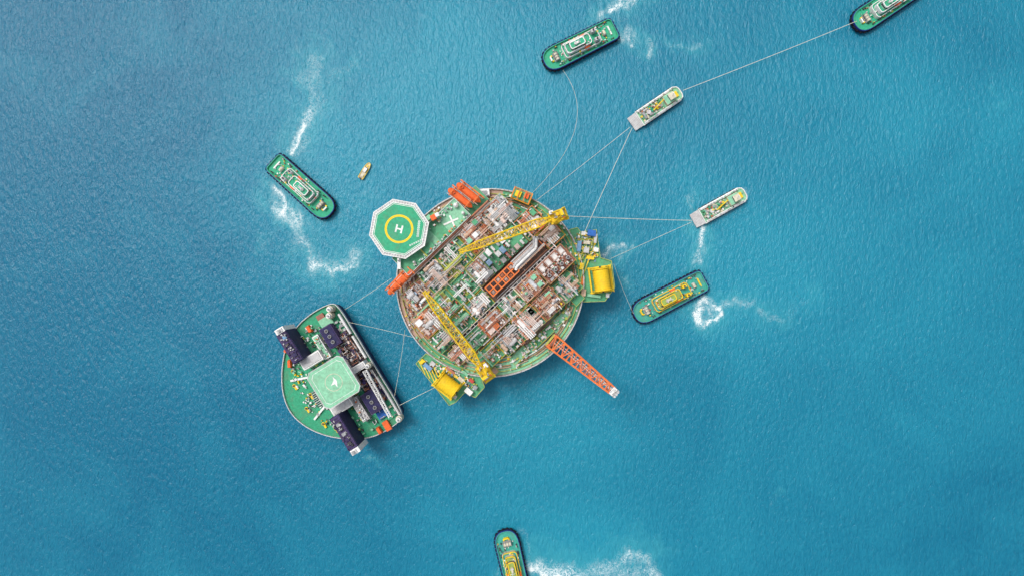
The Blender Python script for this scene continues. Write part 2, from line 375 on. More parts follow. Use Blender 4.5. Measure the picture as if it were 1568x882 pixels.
    if st['grid']:
        zz=z+rng.uniform(4,5.5); n=max(2,int(W/13)); n2=max(2,int(D/13))
        for i in range(n+1):
            if rng.random()<.3: continue
            x=a0+1+(W-2)*i/n; dd=(D-1)*rng.choice([1,.6]); b.box(x,cb+rng.choice([-1,1])*(D-1-dd)/2,zz,.7,dd,.4,st['grid'])
            for y in (b0+1.2,b1-1.2): b.box(x,y,z,.8,.8,zz-z,st['grid'])
        for i in range(n2+1):
            if rng.random()<.3: continue
            b.box(ca,b0+1+(D-2)*i/n2,zz+.02,W-1,.7,.35,st['grid'])
        for i in range(n*n2//3):
            xi=rng.randrange(n); yi=rng.randrange(n2)
            b.box(a0+1+(W-2)*(xi+.5)/n,b0+1+(D-2)*(yi+.5)/n2,zz+.4,(W-2)/n*.6,(D-2)/n2*.5,.12,rng.choice(['deck_mint','pink_steel',W_,'light_grey','deck_green']))
    b.done()
mods=[(-112,-74,-80,-44,23,'deck_pink','boxes'),(-71,-36,-88,-44,24,'deck_green','grey'),(-33,12,-88,-44,25,'deck_green','green'),
(15,54,-88,-44,25,'deck_redbrown','pipes'),(57,106,-88,-44,24,'light_grey','grey'),
(-128,-94,-40,-4,22,'deck_pink','pipes'),(-91,-56,-40,-4,24,'deck_green','green'),(-53,-14,-40,-4,25,'deck_green','green'),
(-12,14,-40,-4,26,'mid_grey','grey'),(89,128,-40,-4,23,'deck_green','orange'),
(-130,-98,-1,27,22,'deck_green','boxes'),(-95,-56,-1,27,23,'deck_green','green'),(-53,-16,-1,27,25,'deck_green','grey'),
(-122,-94,33,60,22,'deck_pink','boxes'),(-91,-60,33,60,23,'deck_green','green'),(-57,-20,33,62,26,'deck_pink','pipes'),(-17,18,33,62,25,'deck_green','boxes'),
(21,60,33,62,27,'deck_redbrown','pipes'),
(-95,-60,65,95,22,'deck_green','green'),(-57,-20,65,100,24,'deck_green','grey'),(-17,22,65,102,26,'deck_green','orange'),(25,60,65,102,26,'deck_redbrown','pipes'),(63,98,70,104,23,'deck_green','boxes'),
(101,134,-2,28,23,'deck_green','orange')]
for i,m in enumerate(mods): module(i+1,*m)
c=B('interconnecting_pipework',MP,plat)
for i in range(60):
    m=rng.choice([W_,'light_grey','pink_steel','tan_pipe','rust_pipe','light_grey','rail_lime']); r=rng.choice([.14,.18,.25]); zz=rng.uniform(27,31)
    if rng.random()<.5:
        y=rng.uniform(-86,98)
        if -6<y<24: continue
        x=rng.uniform(-95,50); L=rng.uniform(20,60)
        if math.hypot(x+L,y)>135: continue
        c.tube((x,y,zz),(x+L,y,zz),r,m); c.tube((x+L,y,zz),(x+L,y+rng.uniform(-6,6),zz),r,m); c.tube((x,y,zz),(x,y,22),r,m)
    else:
        x=rng.uniform(-105,110); y=rng.uniform(-86,50); L=rng.uniform(18,45)
        if math.hypot(x,y+L)>135 or (x>-14 and x<98 and y<20 and y+L>0): continue
        c.tube((x,y,zz),(x,y+L,zz),r,m); c.tube((x,y+L,zz),(x+rng.uniform(-6,6),y+L,zz),r,m); c.tube((x,y,zz),(x,y,22),r,m)
c.done()

c=B('container_stack',MP,plat)
c.box(50,-22,24.5,72,36,.5,'deck_green'); 
for x in (15,50,85): 
    for y in (-38,-6): c.box(x,y,ZM,1.6,1.6,6.5,'pink_steel')
cols=['container_blue',W_,'light_grey','container_blue','light_grey','container_red',W_,'light_grey','container_blue',W_,'mid_grey']
for i in range(7):
    for j in range(3):
        if rng.random()<.15: continue
        m=rng.choice(cols) if i<4 else rng.choice([W_,W_,'light_grey','pink_steel'])
        x=20+i*9.6+rng.uniform(-1,1); y=-34+j*12; hh=rng.choice([2.6,2.6,5.2]); w=rng.choice([7.6,7.6,3.6]); c.box(x,y,25,w,rng.choice([10.5,8]),hh,m)
        for q in range(4): c.box(x-w*.4+q*w*.27,y,25+hh,.35,7.6,.12,'light_grey' if m!='light_grey' else 'mid_grey')
for i in range(40): c.box(rng.uniform(15,85),rng.uniform(-39,-5),25,rng.uniform(.8,3),rng.uniform(.8,3),rng.uniform(.5,3),rng.choice([W_,'mid_grey','pink_steel','rust_pipe','container_red']))
c.done()
c=B('central_pipe_rack',MP,plat)
c.box(45,10,24.5,112,18,.5,'machinery_dark')
for i in range(7):
    x=-10+i*9; 
    for y in (1.5,10,18.5): c.box(x,y,25,1.3,1.3,6,'orange_red')
    c.box(x,10,31,2.0,19,.7,'orange_red')
for y in (1.5,10,18.5): c.box(17,y,31.02,56,2.0,.7,'orange_red')
for i in range(6):
    for y in (5.7,14.3):
        c.box(-5.5+i*9,y,25,5,5,rng.uniform(1,4),rng.choice(['machinery_dark','dark_grey','rust_pipe','pink_steel','machinery_dark']))
for i in range(6):
    x=50+i*9.4
    for y in (1.5,18.5): c.box(x,y,25,1.3,1.3,5,'orange_red')
    c.box(x,10,30,1.2,18,.6,'orange_red')
for y,r,m in ((4,.35,'pink_steel'),(15,.3,'light_grey'),(17,.3,'tan_pipe'),(1,.4,'light_grey')):
    c.tube((44,y,30.9),(100,y,30.9),r,m,n=8)
for y,m in ((7,'light_grey'),(11.5,W_)):
    c.tube((46,y,32.2),(86,y,32.2),.65,m,n=10); c.tube((86,y,32.2),(96,y-10,32.2),.65,m,n=10); c.tube((46,y,32.2),(41,y+3,32.2),.65,m,n=10)
c.done()
c=B('central_walkway',MP,plat)
c.box(-2,30,ZM+2,218,5,.3,'dark_grey')
for y in (28.0,32.2): c.tube((-90,y,28.5),(108,y,28.5),.18,'light_grey',n=4)
for i in range(24): c.box(-86+i*8.3,30,28.3,.6,4.5,.25,'light_grey')
for i in range(60): c.box(rng.uniform(-104,104),rng.uniform(28.5,31.5),ZM+2.3,rng.uniform(1,5),rng.uniform(.8,2),rng.uniform(.5,4),rng.choice(['pink_steel','rust_pipe',W_,'deck_green','mid_grey']))
c.box(-2,-42,24,225,2.0,.3,'deck_mint')
c.done()
c=B('generator_module',MP,plat)
c.box(91,49,ZM,54,34,8,'deck_redbrown',); c.box(91,49,26,55,35,.4,'deck_redbrown')
for i in range(4): 
    c.box(72+i*13,40,26.4,9,11,2.4,'pink_steel'); c.box(72+i*13,40,28.8,6,8,.5,W_)
    c.cyl(72+i*13,55,26.4,2.6,6,'light_grey'); c.cyl(72+i*13,55,32.4,2,.05,'dark_grey')
for p_ in ((72,62),(80,62),(95,61),(105,60),(112,48),(68,49),(98,48),(85,49)): c.box(*p_,26.4,5,4,2,W_)
for i in range(80): c.box(rng.uniform(66,116),rng.uniform(34,64),26.4,rng.uniform(1,3),rng.uniform(1,3),rng.uniform(.5,3),rng.choice([W_,'pink_steel','rust_pipe','light_grey','deck_green','light_grey']))
for x in (65,78,91,104,117): c.box(x,49,31,.8,34,.5,'rust_pipe'); 
for y in (33,49,65): c.box(91,y,31.03,53,.8,.5,'rust_pipe')
for x in (65,91,117):
    for y in (33,65): c.box(x,y,26.4,1,1,4.6,'rust_pipe')
rails(c,64,118,32,66,26.4)
c.done()
c=B('laydown_deck',MP,plat)
for x,y,w,d,m in ((0,116,40,14,'deck_green'),(-45,112,30,14,'deck_mint'),(42,116,28,12,'deck_mint'),(80,112,18,14,'deck_green'),(-96,103,22,10,'deck_pink')):
    c.box(x,y,ZM,w,d,2,m); rails(c,x-w/2,x+w/2,y-d/2,y+d/2,ZM+2)
for i in range(70):
    x=rng.uniform(-60,60); y=rng.uniform(109,122); c.box(x,y,ZM+2,rng.uniform(1.5,5),rng.uniform(1.2,4),rng.uniform(.5,2.2),rng.choice([W_,'light_grey',W_,'pink_steel','rail_lime','deck_green']))
c.done()
c=B('living_quarters',MP,plat)
ZL=30
c.prism([(-80,-128),(50,-128),(50,-92),(-80,-92)],ZM,ZL,W_,topm='deck_mint')
c.box(69,-108,ZM,38,30,6,'light_grey'); c.box(69,-108,ZM+6,37,29,.4,'deck_green')
for x in range(-76,50,5):
    for z in (20.2,23.4,26.6): c.box(x,-128.2,z,2.2,.5,1.1,'glass_dark')
rails(c,-80,50,-128,-92,ZL,W_)
c.prism([(-80,-127),(-40,-127),(-40,-93),(-80,-93)],ZL,ZL+.3,'deck_green')
c.prism([(-10,-127),(10,-127),(10,-93),(-10,-93)],ZL,ZL+.2,'deck_green')
c.box(22,-106,ZL,24,2.6,.35,W_,rot=.35); c.box(24,-106,ZL,2.6,17,.45,W_,rot=.35)
c.box(-40,-110,ZL+.4,2,34,1,'rail_lime')
for i in range(100):
    x=rng.uniform(-78,48); y=rng.choice([rng.uniform(-126,-118),rng.uniform(-98,-94)]); c.box(x,y,ZL+.3,rng.uniform(1,4),rng.uniform(1,3),rng.uniform(.5,2.2),rng.choice([W_,'light_grey','deck_green','mid_grey','orange_red','rail_lime',W_,'light_grey']))
for x,y,r in ((44,-118,3.6),(44,-102,2.6),(-60,-100,2)): c.cyl(x,y,ZL+.4,r,2,W_); c.cyl(x,y,ZL+2.4,r,1,W_,r2=r*.4)
for x in (-78,-55,-20,20,48): c.tube((x,-92,ZL+1),(x,-92,ZL+9),.12,W_)
c.tube((-78,-90.5,ZL-1),(84,-90.5,ZL-1),.4,'rust_pipe',n=8); c.tube((-78,-88.0,ZL-2),(84,-88.0,ZL-2),.3,'pink_steel',n=8)
c.done()
def sponson(nm,pts):
    M=pxf(18); q=[tuple(p) for p in pts]
    b=B(nm,M,plat,origin=M@Vector((q[0][0],q[0][1],16)))
    b.prism(q,15.5,17.6,'light_grey',topm='deck_green')
    n=len(q)
    for i in range(n):
        a=q[i]; d=q[(i+1)%n]
        b.tube((*a,18.8),(*d,18.8),.13,'rail_lime',n=4); b.tube((*a,18.2),(*d,18.2),.1,'rail_lime',n=4)
    return b
b=sponson('hose_deck',[(872,352),(884,349),(889,356),(913,352),(919,395),(936,400),(941,440),(926,461),(893,462),(884,440)])
for x,y,w,d,h_,m in ((905,358,12,9,4,'blue_paint'),(893,358,6,6,2,W_),(911,366,4,14,3,'light_grey'),(898,372,10,5,2.5,'cream'),(886,378,6,16,3,'container_blue'),(912,383,8,6,2,W_),(897,384,8,8,3,'light_grey'),(903,395,12,5,2,'yellow_paint'),(909,453,20,4,2,'deck_mint'),(893,448,7,10,2,'tan_pipe'),(930,452,5,6,1.6,W_),(890,408,6,10,2,'yellow_paint'),(892,430,5,12,1.5,'orange_red')):
    b.box(x,y,17.6,w,d,h_,m,rot=.12)
for i in range(130): b.box(rng.uniform(880,915),rng.uniform(356,400),17.6,rng.uniform(1,3.5),rng.uniform(1,3.5),rng.uniform(.4,2),rng.choice(['yellow_paint',W_,'rail_lime','container_blue','light_grey','rust_pipe',W_,'yellow_paint']),rot=rng.uniform(0,.3))
for i in range(14): b.tube((rng.uniform(882,890),rng.uniform(352,450),19.5),(rng.uniform(896,915),rng.uniform(352,400),19.5),.15,rng.choice(['yellow_paint','rail_lime']),n=4)
b.done()
b=sponson('hose_deck_aft',[(652,541),(637,556),(668,594),(688,620),(698,615),(712,600),(728,608),(742,592),(735,572),(700,560)])
for x,y,w,d,h_,m in ((655,560,16,6,3,'container_blue'),(663,556,8,6,2,'light_grey'),(718,598,12,8,3,W_),(728,592,6,6,3,'mid_grey'),(706,580,10,6,2,'cream'),(712,570,12,4,2,'deck_mint'),(697,606,6,5,3,'light_grey'),(648,553,7,7,3,'yellow_paint'),(690,566,16,4,2,'rust_pipe'),(722,582,8,5,2,'container_red')):
    b.box(x,y,17.6,w,d,h_,m,rot=.7)
for i in range(110):
    t=rng.random(); b.box(648+84*t+rng.uniform(-5,5),556+34*t+rng.uniform(-7,7),17.6,rng.uniform(1,3.5),rng.uniform(1,3.5),rng.uniform(.4,2),rng.choice(['yellow_paint',W_,'rail_lime','container_blue','light_grey','rust_pipe',W_]),rot=.7)
for i in range(6): b.tube((642+i*6,551+i*3,20),(652+i*7,572+i*6,20),.22,'yellow_paint',n=4)
b.done()

def reel(px,py,ang,L,R):
    M=frame(px,py,22,ang); b=B('hose_reel',M,origin=P(px,py,17.6)); rm=R*KZ(22)
    zc=17.6+rm+.5
    b.tube((-L/2,0,zc),(L/2,0,zc),rm*.88,'yellow_paint',n=28)
    for x in (-L/2,L/2): b.tube((x-.8,0,zc),(x+.8,0,zc),rm*1.08,'yellow_paint',n=28)
    for i in range(9): x=-L/2+L*(i+.5)/9; b.tube((x-.25,0,zc),(x+.25,0,zc),rm*.93,'yellow_paint',n=28)
    for x in (-L/2-2.5,L/2+2.5):
        b.box(x,0,17.6,2,R*1.2,rm+1,'yellow_paint'); b.tube((x,-R*1.3,17.8),(x,0,zc),.35,'yellow_paint'); b.tube((x,R*1.3,17.8),(x,0,zc),.35,'yellow_paint')
        b.tube((x-1,0,zc),(x+1,0,zc),.7,'dark_grey',n=10)
    b.box(0,R+2,17.6,L+8,2.5,1.2,'yellow_paint'); b.box(0,-R-2,17.6,L+8,2.5,1.2,'yellow_paint')
    b.box(0,R+4,19,L+10,1,.3,'yellow_paint'); b.done()
reel(921,428,-82,33,14); reel(685,589,-38,31,14)

def helideck():
    cx,cy,z=611,351,36
    M=frame(cx,cy,z,0); b=B('helideck',M,origin=P(cx,cy,z))
    def octg(r,rot=12): return [(r*math.cos(math.radians(rot+45*i)),r*math.sin(math.radians(rot+45*i))) for i in range(8)]
    b.prism(octg(41.5),z-.6,z,'light_grey',topm='pad_green')
    b.ring(octg(42.3),octg(41.0),z-.3,z+.08,W_)
    b.ring(octg(47),octg(45.6),z-.5,z-.1,W_); b.ring(octg(45.5),octg(42.4),z-.45,z-.38,'light_grey')
    o1=octg(47);o0=octg(42.3)
    for i in range(8):
        for t in range(8):
            f=t/8; j=(i+1)%8
            p=[o0[i][k]+(o0[j][k]-o0[i][k])*f for k in (0,1)]; q=[o1[i][k]+(o1[j][k]-o1[i][k])*f for k in (0,1)]
            b.tube((*p,z-.15),(*q,z-.15),.16,W_,n=4)
    b.ring(circ(22),circ(18.6),z,z+.012,'yellow_paint')
    rr=math.radians(-14)
    def rb(x,y,w,d,m=W_):
        X=x*math.cos(rr)-y*math.sin(rr); Y=x*math.sin(rr)+y*math.cos(rr); b.box(X,Y,z,w,d,.016,m,rot=rr)
    rb(-4.2,0,2.6,12); rb(4.2,0,2.6,12); rb(0,0,5.8,2.4)
    b.ring([(p[0],p[1]) for p in octg(39.8)],octg(39.0),z,z+.01,W_)
    for i in range(8):
        x=28.5+i*.35; y=-11+i*3.2; b.box(x,y,z,3.2,2.4,.012,W_,rot=.12); b.box(x,y,z+.004,1.8,1.0,.012,'pad_green',rot=.12)
    for i in range(7):
        x=17+i*3.2; y=-25+i*1.5
        b.box(x,y,z,2.2,2.4,.012,W_,rot=.4); b.box(x,y,z+.004,1.0,1.2,.012,'pad_green',rot=.4)
    for i in range(8):
        p=octg(30)[i]; b.tube((*p,z-.6),(p[0]*.4+26,p[1]*.4-14,22),.4,W_)
    for p,q in ((octg(41)[0],octg(41)[4]),(octg(41)[2],octg(41)[6]),(octg(41)[1],octg(41)[5])): b.tube((*p,z-1.2),(*q,z-1.2),.4,'light_grey')
    b.box(42,16,z-3,14,7,2,'deck_mint',rot=.7); b.box(44,-28,z-5,18,10,1,'deck_green',rot=.75)
    b.tube((-2,-46,z-1),(-2,-60,24),.5,W_); b.box(-2,-53,z-4,5,16,.8,W_)
    b.box(52,18,z-3.5,8,8,3,'orange_paint',rot=.5); b.box(58,22,z-3,6,6,3,W_,rot=.5)
    b.done()
helideck()

def lifeboat(px,py,ang,z=29,L=26,W=9):
    M=frame(px,py,z,ang); b=B('lifeboat',M,origin=P(px,py,z))
    hw=W/2
    prof=[(-.5,.35,.2),(-.46,.72,.5),(-.35,.95,.85),(0,1,1),(.3,.92,.95),(.43,.62,.7),(.5,.1,.3)]
    vs=[];fs=[];n=12
    for x,w,hh in prof:
        for i in range(n):
            a=2*math.pi*i/n; vs.append((x*L,hw*w*math.cos(a),z+1.6*hh*math.sin(a)*(1 if math.sin(a)>0 else .8)))
    for i in range(len(prof)-1):
        for j in range(n): fs.append((i*n+j,i*n+(j+1)%n,(i+1)*n+(j+1)%n,(i+1)*n+j))
    fs.append(tuple(range(n))); fs.append(tuple(range((len(prof)-1)*n,len(prof)*n)))
    b.add(vs,fs,'orange_paint')
    b.box(-L*.28,0,z+1.2,5,4,1.1,'orange_paint',taper=.8); b.box(-L*.28,0,z+1.5,5.2,3.2,.5,'glass_dark')
    for x in (-L*.33,L*.33):
        b.box(x,0,z+2.6,1.4,W+5,.6,'orange_red'); b.box(x,W/2+2,z-9,1.6,1.6,12,'orange_red'); b.tube((x,0,z+2.6),(x,0,z+1),.12,'dark_grey')
    for s_ in (-1,1): b.box(0,s_*(W/2+.6),z-1.2,L*.95,.8,.4,'pink_steel')
    b.box(0,W/2+3.2,z-1.5,L,2,.5,'orange_red'); b.done()
lifeboat(705,304,-38,L=46,W=11); lifeboat(718,296,-38,L=46,W=11)
lifeboat(610,434,47,L=44,W=10); lifeboat(621,425,47,L=44,W=10)

b=B('rescue_boat_station',frame(799,300,24,-22),plat,origin=P(799,300,20))
b.box(0,0,18,30,17,5,'orange_red'); b.box(0,0,23,27,14,.5,'deck_green'); b.box(-6,0,23.5,9,9,1.8,'yellow_paint'); b.box(7,2,23.5,7,8,1.4,'orange_paint')
for x in (-14,-5,5,14): b.box(x,0,25.5,1.2,17,.4,'orange_red')
rails(b,-15,15,-9,9,23,'yellow_paint'); b.done()
b=B('winch_house',frame(741,296,20,5),plat,origin=P(741,296,18))
b.box(0,0,18,17,11,3,W_); b.box(0,0,21,9,5,1,'mid_grey'); b.box(0,-4,21,15,1,.8,'light_grey'); b.done()

def crane(px,py,tx,ty):
    z=38; o=P(px,py,18); M=frame(px,py,z,0); b=B('pedestal_crane',M,origin=Vector((o.x,o.y,18)))
    base=P(px,py,z)
    b.cyl(0,0,18,8,17,'yellow_paint',n=24,r2=7); b.cyl(0,0,34.5,10.5,.8,'yellow_paint',n=24)
    tip=P(tx,ty,50); d=(tip-base); d.z=0; ang=math.atan2(d.y,d.x); d.normalize(); nrm=Vector((-d.y,d.x,0))
    k=KZ(z)
    def lb(u,v,z0,w,dd,hh,m): 
        b.box(u*math.cos(ang)-v*math.sin(ang),u*math.sin(ang)+v*math.cos(ang),z0,w,dd,hh,m,rot=ang)
    lb(-3,0,35.3,24,18,3.2,'yellow_paint'); lb(-12,0,38.5,10,16,3,'yellow_paint'); lb(-11,0,41.5,5,9,1.4,'mid_grey'); lb(4,-8,38.5,7,5,3,W_); lb(5.5,-8,39.2,5,5.4,1.6,'glass_dark')
    lb(-17,0,36,5,20,2,'yellow_paint')
    for i in range(14): lb(rng.uniform(-17,6),rng.uniform(-8,8),38.5,rng.uniform(1,3),rng.uniform(1,3),rng.uniform(.5,4),rng.choice(['yellow_paint','yellow_paint','mid_grey','cream']))
    for v in (-6,6): lb(-13,v,41.5,5,2,1.5,'orange_red')
    root=base+d*2.5; root.z=39.5
    top=base-d*2; top.z=51
    for s_ in (-1,1):
        b.tube(base+nrm*2.2*s_+d*1.5+Vector((0,0,1)),top+nrm*1.0*s_,.35,'yellow_paint',world=True)
        b.tube(base+nrm*2.2*s_-d*5+Vector((0,0,3)),top+nrm*1.0*s_,.35,'yellow_paint',world=True)
        b.tube(top+nrm*.8*s_,tip+nrm*.5*s_-d*2,.07,'dark_grey',n=4,world=True)
    b.box((top-base).x/k,(top-base).y/k,50.6,4,9,1,'yellow_paint',rot=ang)
    mid=root+(tip-root)*.15; mid2=root+(tip-root)*.8
    b.lattice(root,mid,1.4,3.6,'yellow_paint',3,.28,1.2,2.6); b.lattice(mid,mid2,3.6,3.0,'yellow_paint',14,.28,2.6,2.2,rb=.16); b.lattice(mid2,tip,3.0,1.0,'yellow_paint',6,.24,2.2,.8)
    ax=(mid2-mid); L=ax.length; a2=ax.normalized()
    for i in range(10):
        p=mid+a2*(L*.35+i*1.55)+Vector((0,0,1.5)); b.box((p.x-base.x)/k,(p.y-base.y)/k,p.z,2.6,3.6,.1,'dark_grey',rot=ang); 
        b.box((p.x-base.x)/k,(p.y-base.y)/k,p.z+.06,1.2,1.6,.1,'yellow_paint',rot=ang)
    hk=tip-d*.5; b.tube(hk,hk-Vector((0,0,14)),.08,'dark_grey',n=4,world=True); b.tube(hk-Vector((0,0,14)),hk-Vector((0,0,15.5)),.5,'yellow_paint',world=True)
    b.done()
crane(850,333,703,386); crane(740,566,649,446)

b=B('flare_boom',Matrix.Identity(4),origin=P(845,522,20))
r0=P(849,525,23); r1=P(938,598,44)
b.lattice(r0,r1,6.4,3.2,'orange_red',13,.42,5.5,2.4,rb=.26)
e=(r1-r0).normalized(); b.lattice(r1,r1+e*1.8,3.0,3.0,W_,2,.3,2.4,2.4)
M=frame(941,601,45,-40); b.M=M; b.box(0,0,44.6,9,13,.3,'light_grey'); b.box(-1,0,44.9,7,1.5,.5,W_)
for y in (-4,0,4): b.cyl(1,y,44.9,1.3,4,'light_grey',n=10,r2=1.8)
b.tube(r0+Vector((0,0,1)),r1+Vector((0,0,.6)),.35,'pink_steel',world=True,n=8); b.tube(r0+Vector((1,0.8,1)),r1+Vector((.4,.4,.6)),.25,'light_grey',world=True,n=8)
b.M=frame(846,523,24,-40)
b.box(0,0,18,10,26,3,'deck_redbrown'); b.box(0,9,21,6,5,2,'orange_red'); b.box(0,-9,21,6,5,2,'orange_red'); b.box(-4,0,21,3,22,1,'rail_lime')
b.done()

# ================================================================ SUPPORT VESSEL
def chaikin(pts,n=2):
    for _ in range(n):
        o=[]
        for i in range(len(pts)):
            a=pts[i];b_=pts[(i+1)%len(pts)]
            o+=[(a[0]*.75+b_[0]*.25,a[1]*.75+b_[1]*.25),(a[0]*.25+b_[0]*.75,a[1]*.25+b_[1]*.75)]
        pts=o
    return pts
def inset(pts,d):
    n=len(pts); A=sum(pts[i][0]*pts[(i+1)%n][1]-pts[(i+1)%n][0]*pts[i][1] for i in range(n)); sg=1 if A>0 else -1; out=[]
    for i in range(n):
        a=Vector(pts[i-1]);c_=Vector(pts[i]);b_=Vector(pts[(i+1)%n])
        e1=(c_-a).normalized(); e2=(b_-c_).normalized(); t=(e1+e2).normalized(); nr=Vector((-t.y,t.x))*sg
        out.append((c_.x+nr.x*d,c_.y+nr.y*d))
    return out
dv=empty('accommodation_support_vessel',P(520,575,0))
zd=9
hp=[(506,464),(480,477),(455,498),(439,525),(432,560),(432,598),(443,630),(466,652),(496,666),(530,672),(562,671),(588,662),(618,641),(613,622),(576,562),(545,510),(518,466)]
hp=chaikin(hp,2)
M=pxf(zd); b=B('hull',M,dv,origin=P(520,575,0))
b.prism(hp,-4,zd-.8,'navy_paint',scale0=.97); b.prism(hp,zd-.8,zd,W_,topm='vessel_green'); b.ring(hp,inset(hp,1.2),zd,zd+1.2,'light_grey')
b.done()
k=KZ(14); th=math.radians(58.4); e1=(math.cos(th),math.sin(th)); e2=(-math.sin(th),math.cos(th)); o=P(565,554,14)
MD=Matrix(((e1[0]*k,e2[0]*k,0,o.x),(-e1[1]*k,-e2[1]*k,0,o.y),(0,0,1,0),(0,0,0,1)))
b=B('deck_equipment',MD,dv,origin=P(520,575,zd))
b.box(0,22,zd,186,34,.6,'vessel_green')
b.box(-34,19,zd+.6,54,30,.6,'machinery_dark'); b.box(34,19,zd+.6,60,28,.6,'machinery_dark')
def bay(x0,x1,y0,y1,n,ms,z0=zd+1.2,hm=4):
    for i in range(n):
        w=rng.uniform(1,5);d=rng.uniform(1,5); b.box(rng.uniform(x0+w/2,x1-w/2),rng.uniform(y0+d/2,y1-d/2),z0,w,d,rng.uniform(.5,hm),rng.choice(ms))
    for i in range(n//3):
        x=rng.uniform(x0,x1-12); y=rng.uniform(y0,y1); b.tube((x,y,z0+hm*.8),(x+rng.uniform(6,12),y,z0+hm*.8),.18,rng.choice(ms),n=5)
        y=rng.uniform(y0,y1-10); x=rng.uniform(x0,x1); b.tube((x,y,z0+hm*.9),(x,y+rng.uniform(5,10),z0+hm*.9),.15,rng.choice(ms),n=5)
bay(-60,-8,5,33,110,['machinery_dark','dark_grey','rust_pipe','mid_grey','purple_paint','light_grey','machinery_dark','pink_steel','navy_paint'])
bay(6,64,5,33,100,['machinery_dark','dark_grey','rust_pipe','mid_grey','purple_paint','navy_paint','light_grey','navy_paint'])
bay(-94,94,2,36,80,[W_,'light_grey','deck_mint','cream','mid_grey','light_grey'],z0=zd+.6,hm=2)
for x,y,w,d in ((-64,28,34,20),(54,26,34,22)):
    b.box(x,y,zd+.6,w,d,7,'purple_paint'); b.box(x,y,zd+7.6,w*.9,d*.86,.4,'navy_paint')
    for i in range(3): b.cyl(x-w*.28+i*w*.28,y,zd+8,2.8,.8,'mid_grey'); b.cyl(x-w*.28+i*w*.28,y,zd+8.8,2,.1,'dark_grey')
b.box(-1,18,zd+.6,10,28,8,W_); b.box(-1,18,zd+8.6,7,24,.4,'light_grey')
b.box(14,5,zd+.6,22,8,2.5,'dark_grey'); b.box(79,26,zd+.6,12,18,1.5,'blue_paint'); b.box(98,30,zd+.6,16,9,2,'orange_paint'); b.box(-88,26,zd+.6,14,20,2,'deck_mint'); b.box(-99,30,zd+.6,8,12,1.5,'deck_redbrown')
for x0,x1,y in ((-88,-52,3),(-48,-8,2.5),(10,96,4)):
    b.box((x0+x1)/2,y,zd+.6,x1-x0,3.4,2.5,'light_grey'); b.box((x0+x1)/2,y,zd+3.1,(x1-x0)*.96,1.4,.3,W_)
for x,y in ((-100,8),(98,6),(4,4),(-92,14)):
    b.cyl(x,y,zd+.3,5,6,'cream',n=18); b.cyl(x,y,zd+6.3,3.4,2,W_,n=18); b.cyl(x,y,zd+8.3,1.4,1,'mid_grey',n=10)
q0=MD@Vector((8,9,zd+9)); q1=MD@Vector((88,13,zd+9)); b.lattice(q0,q1,1.8,1.2,W_,12,.22)
b.box(-80,81,zd,50,17,15,'navy_paint'); b.box(-80,81,zd+15,48,15,.4,'purple_paint'); b.box(70,79,zd,56,16,15,'navy_paint'); b.box(70,79,zd+15,54,14,.4,'purple_paint')
for x in list(range(-102,-56,4))+list(range(46,97,4)): b.box(x,80,zd+15.4,.5,13,.25,'dark_grey'); 
for x in (-96,-80,-66,56,72,88): b.box(x,79,zd+15.4,5,6,.8,rng.choice(['navy_paint','dark_grey','container_blue','mid_grey']))
for i in range(70): b.box(rng.choice([rng.uniform(-103,-57),rng.uniform(44,96)]),rng.uniform(74,87),zd+15.4,rng.uniform(.8,3),rng.uniform(.8,3),rng.uniform(.3,1.5),rng.choice(['navy_paint','dark_grey','mid_grey','purple_paint','light_grey']))
b.box(-108,80,zd-1,8,14,17,W_); b.box(102,78,zd-1,8,14,17,W_); 
for s_,xx in ((-1,-108),(1,102)):
    b.box(xx,80,zd+16,5,9,.6,'light_grey'); b.cyl(xx,80,zd+16.6,2,.8,'mid_grey',n=12)
b.box(-48,70,zd,16,34,9,W_); b.box(-48,70,zd+9,12,30,.4,'light_grey'); b.box(36,68,zd,14,34,9,W_); b.box(36,68,zd+9,10,30,.4,'light_grey')
b.box(-58,50,zd,40,10,5,W_); b.box(-58,50,zd+5,36,7,.3,'deck_mint'); b.box(54,50,zd,40,12,5,'light_grey')
for i in range(40): b.box(rng.choice([rng.uniform(-76,-40),rng.uniform(36,72)]),rng.uniform(46,54),zd+5.2,rng.uniform(.8,3),rng.uniform(.8,3),rng.uniform(.3,1.5),rng.choice([W_,'light_grey','mid_grey','orange_red']))
for x,y,w,d in ((-34,108,3,30),(26,108,3,30)): b.box(x,y,zd,w,d,1.2,W_,rot=.35 if x<0 else -.35)
for i in range(110):
    a=rng.uniform(-1.2,1.2); r=rng.uniform(.74,.95)
    x=-5+95*r*math.sin(a); y=44+84*r*math.cos(a)
    if y<92: continue
    b.box(x,y,zd,rng.uniform(1,4),rng.uniform(1,3),rng.uniform(.5,2),rng.choice(['yellow_paint',W_,'mid_grey','deck_mint','mid_grey','light_grey','dark_grey',W_]),rot=a)
for x,y in ((-50,112),(-30,122),(10,124),(44,114),(60,102),(-5,108)):
    b.cyl(x,y,zd,2.6,.6,'yellow_paint'); b.cyl(x,y,zd+.6,1.5,.6,'dark_grey'); b.box(x+5,y-1,zd,5,3,1,'yellow_paint')
for i in range(9): b.box(8+i*3.2-14,103-abs(i-4)*1.2,zd,1.2,12,1.2,'light_grey' if i%2 else 'mid_grey')
for x,y,a in ((-62,108,-.5),(-84,100,-.9)): b.box(x,y,zd+1,13,5,2.4,'orange_paint',rot=-a,taper=.8)
for x,y in ((-92,54),(98,44)): b.box(x,y,zd+1,12,6,2.4,'orange_paint',taper=.8)
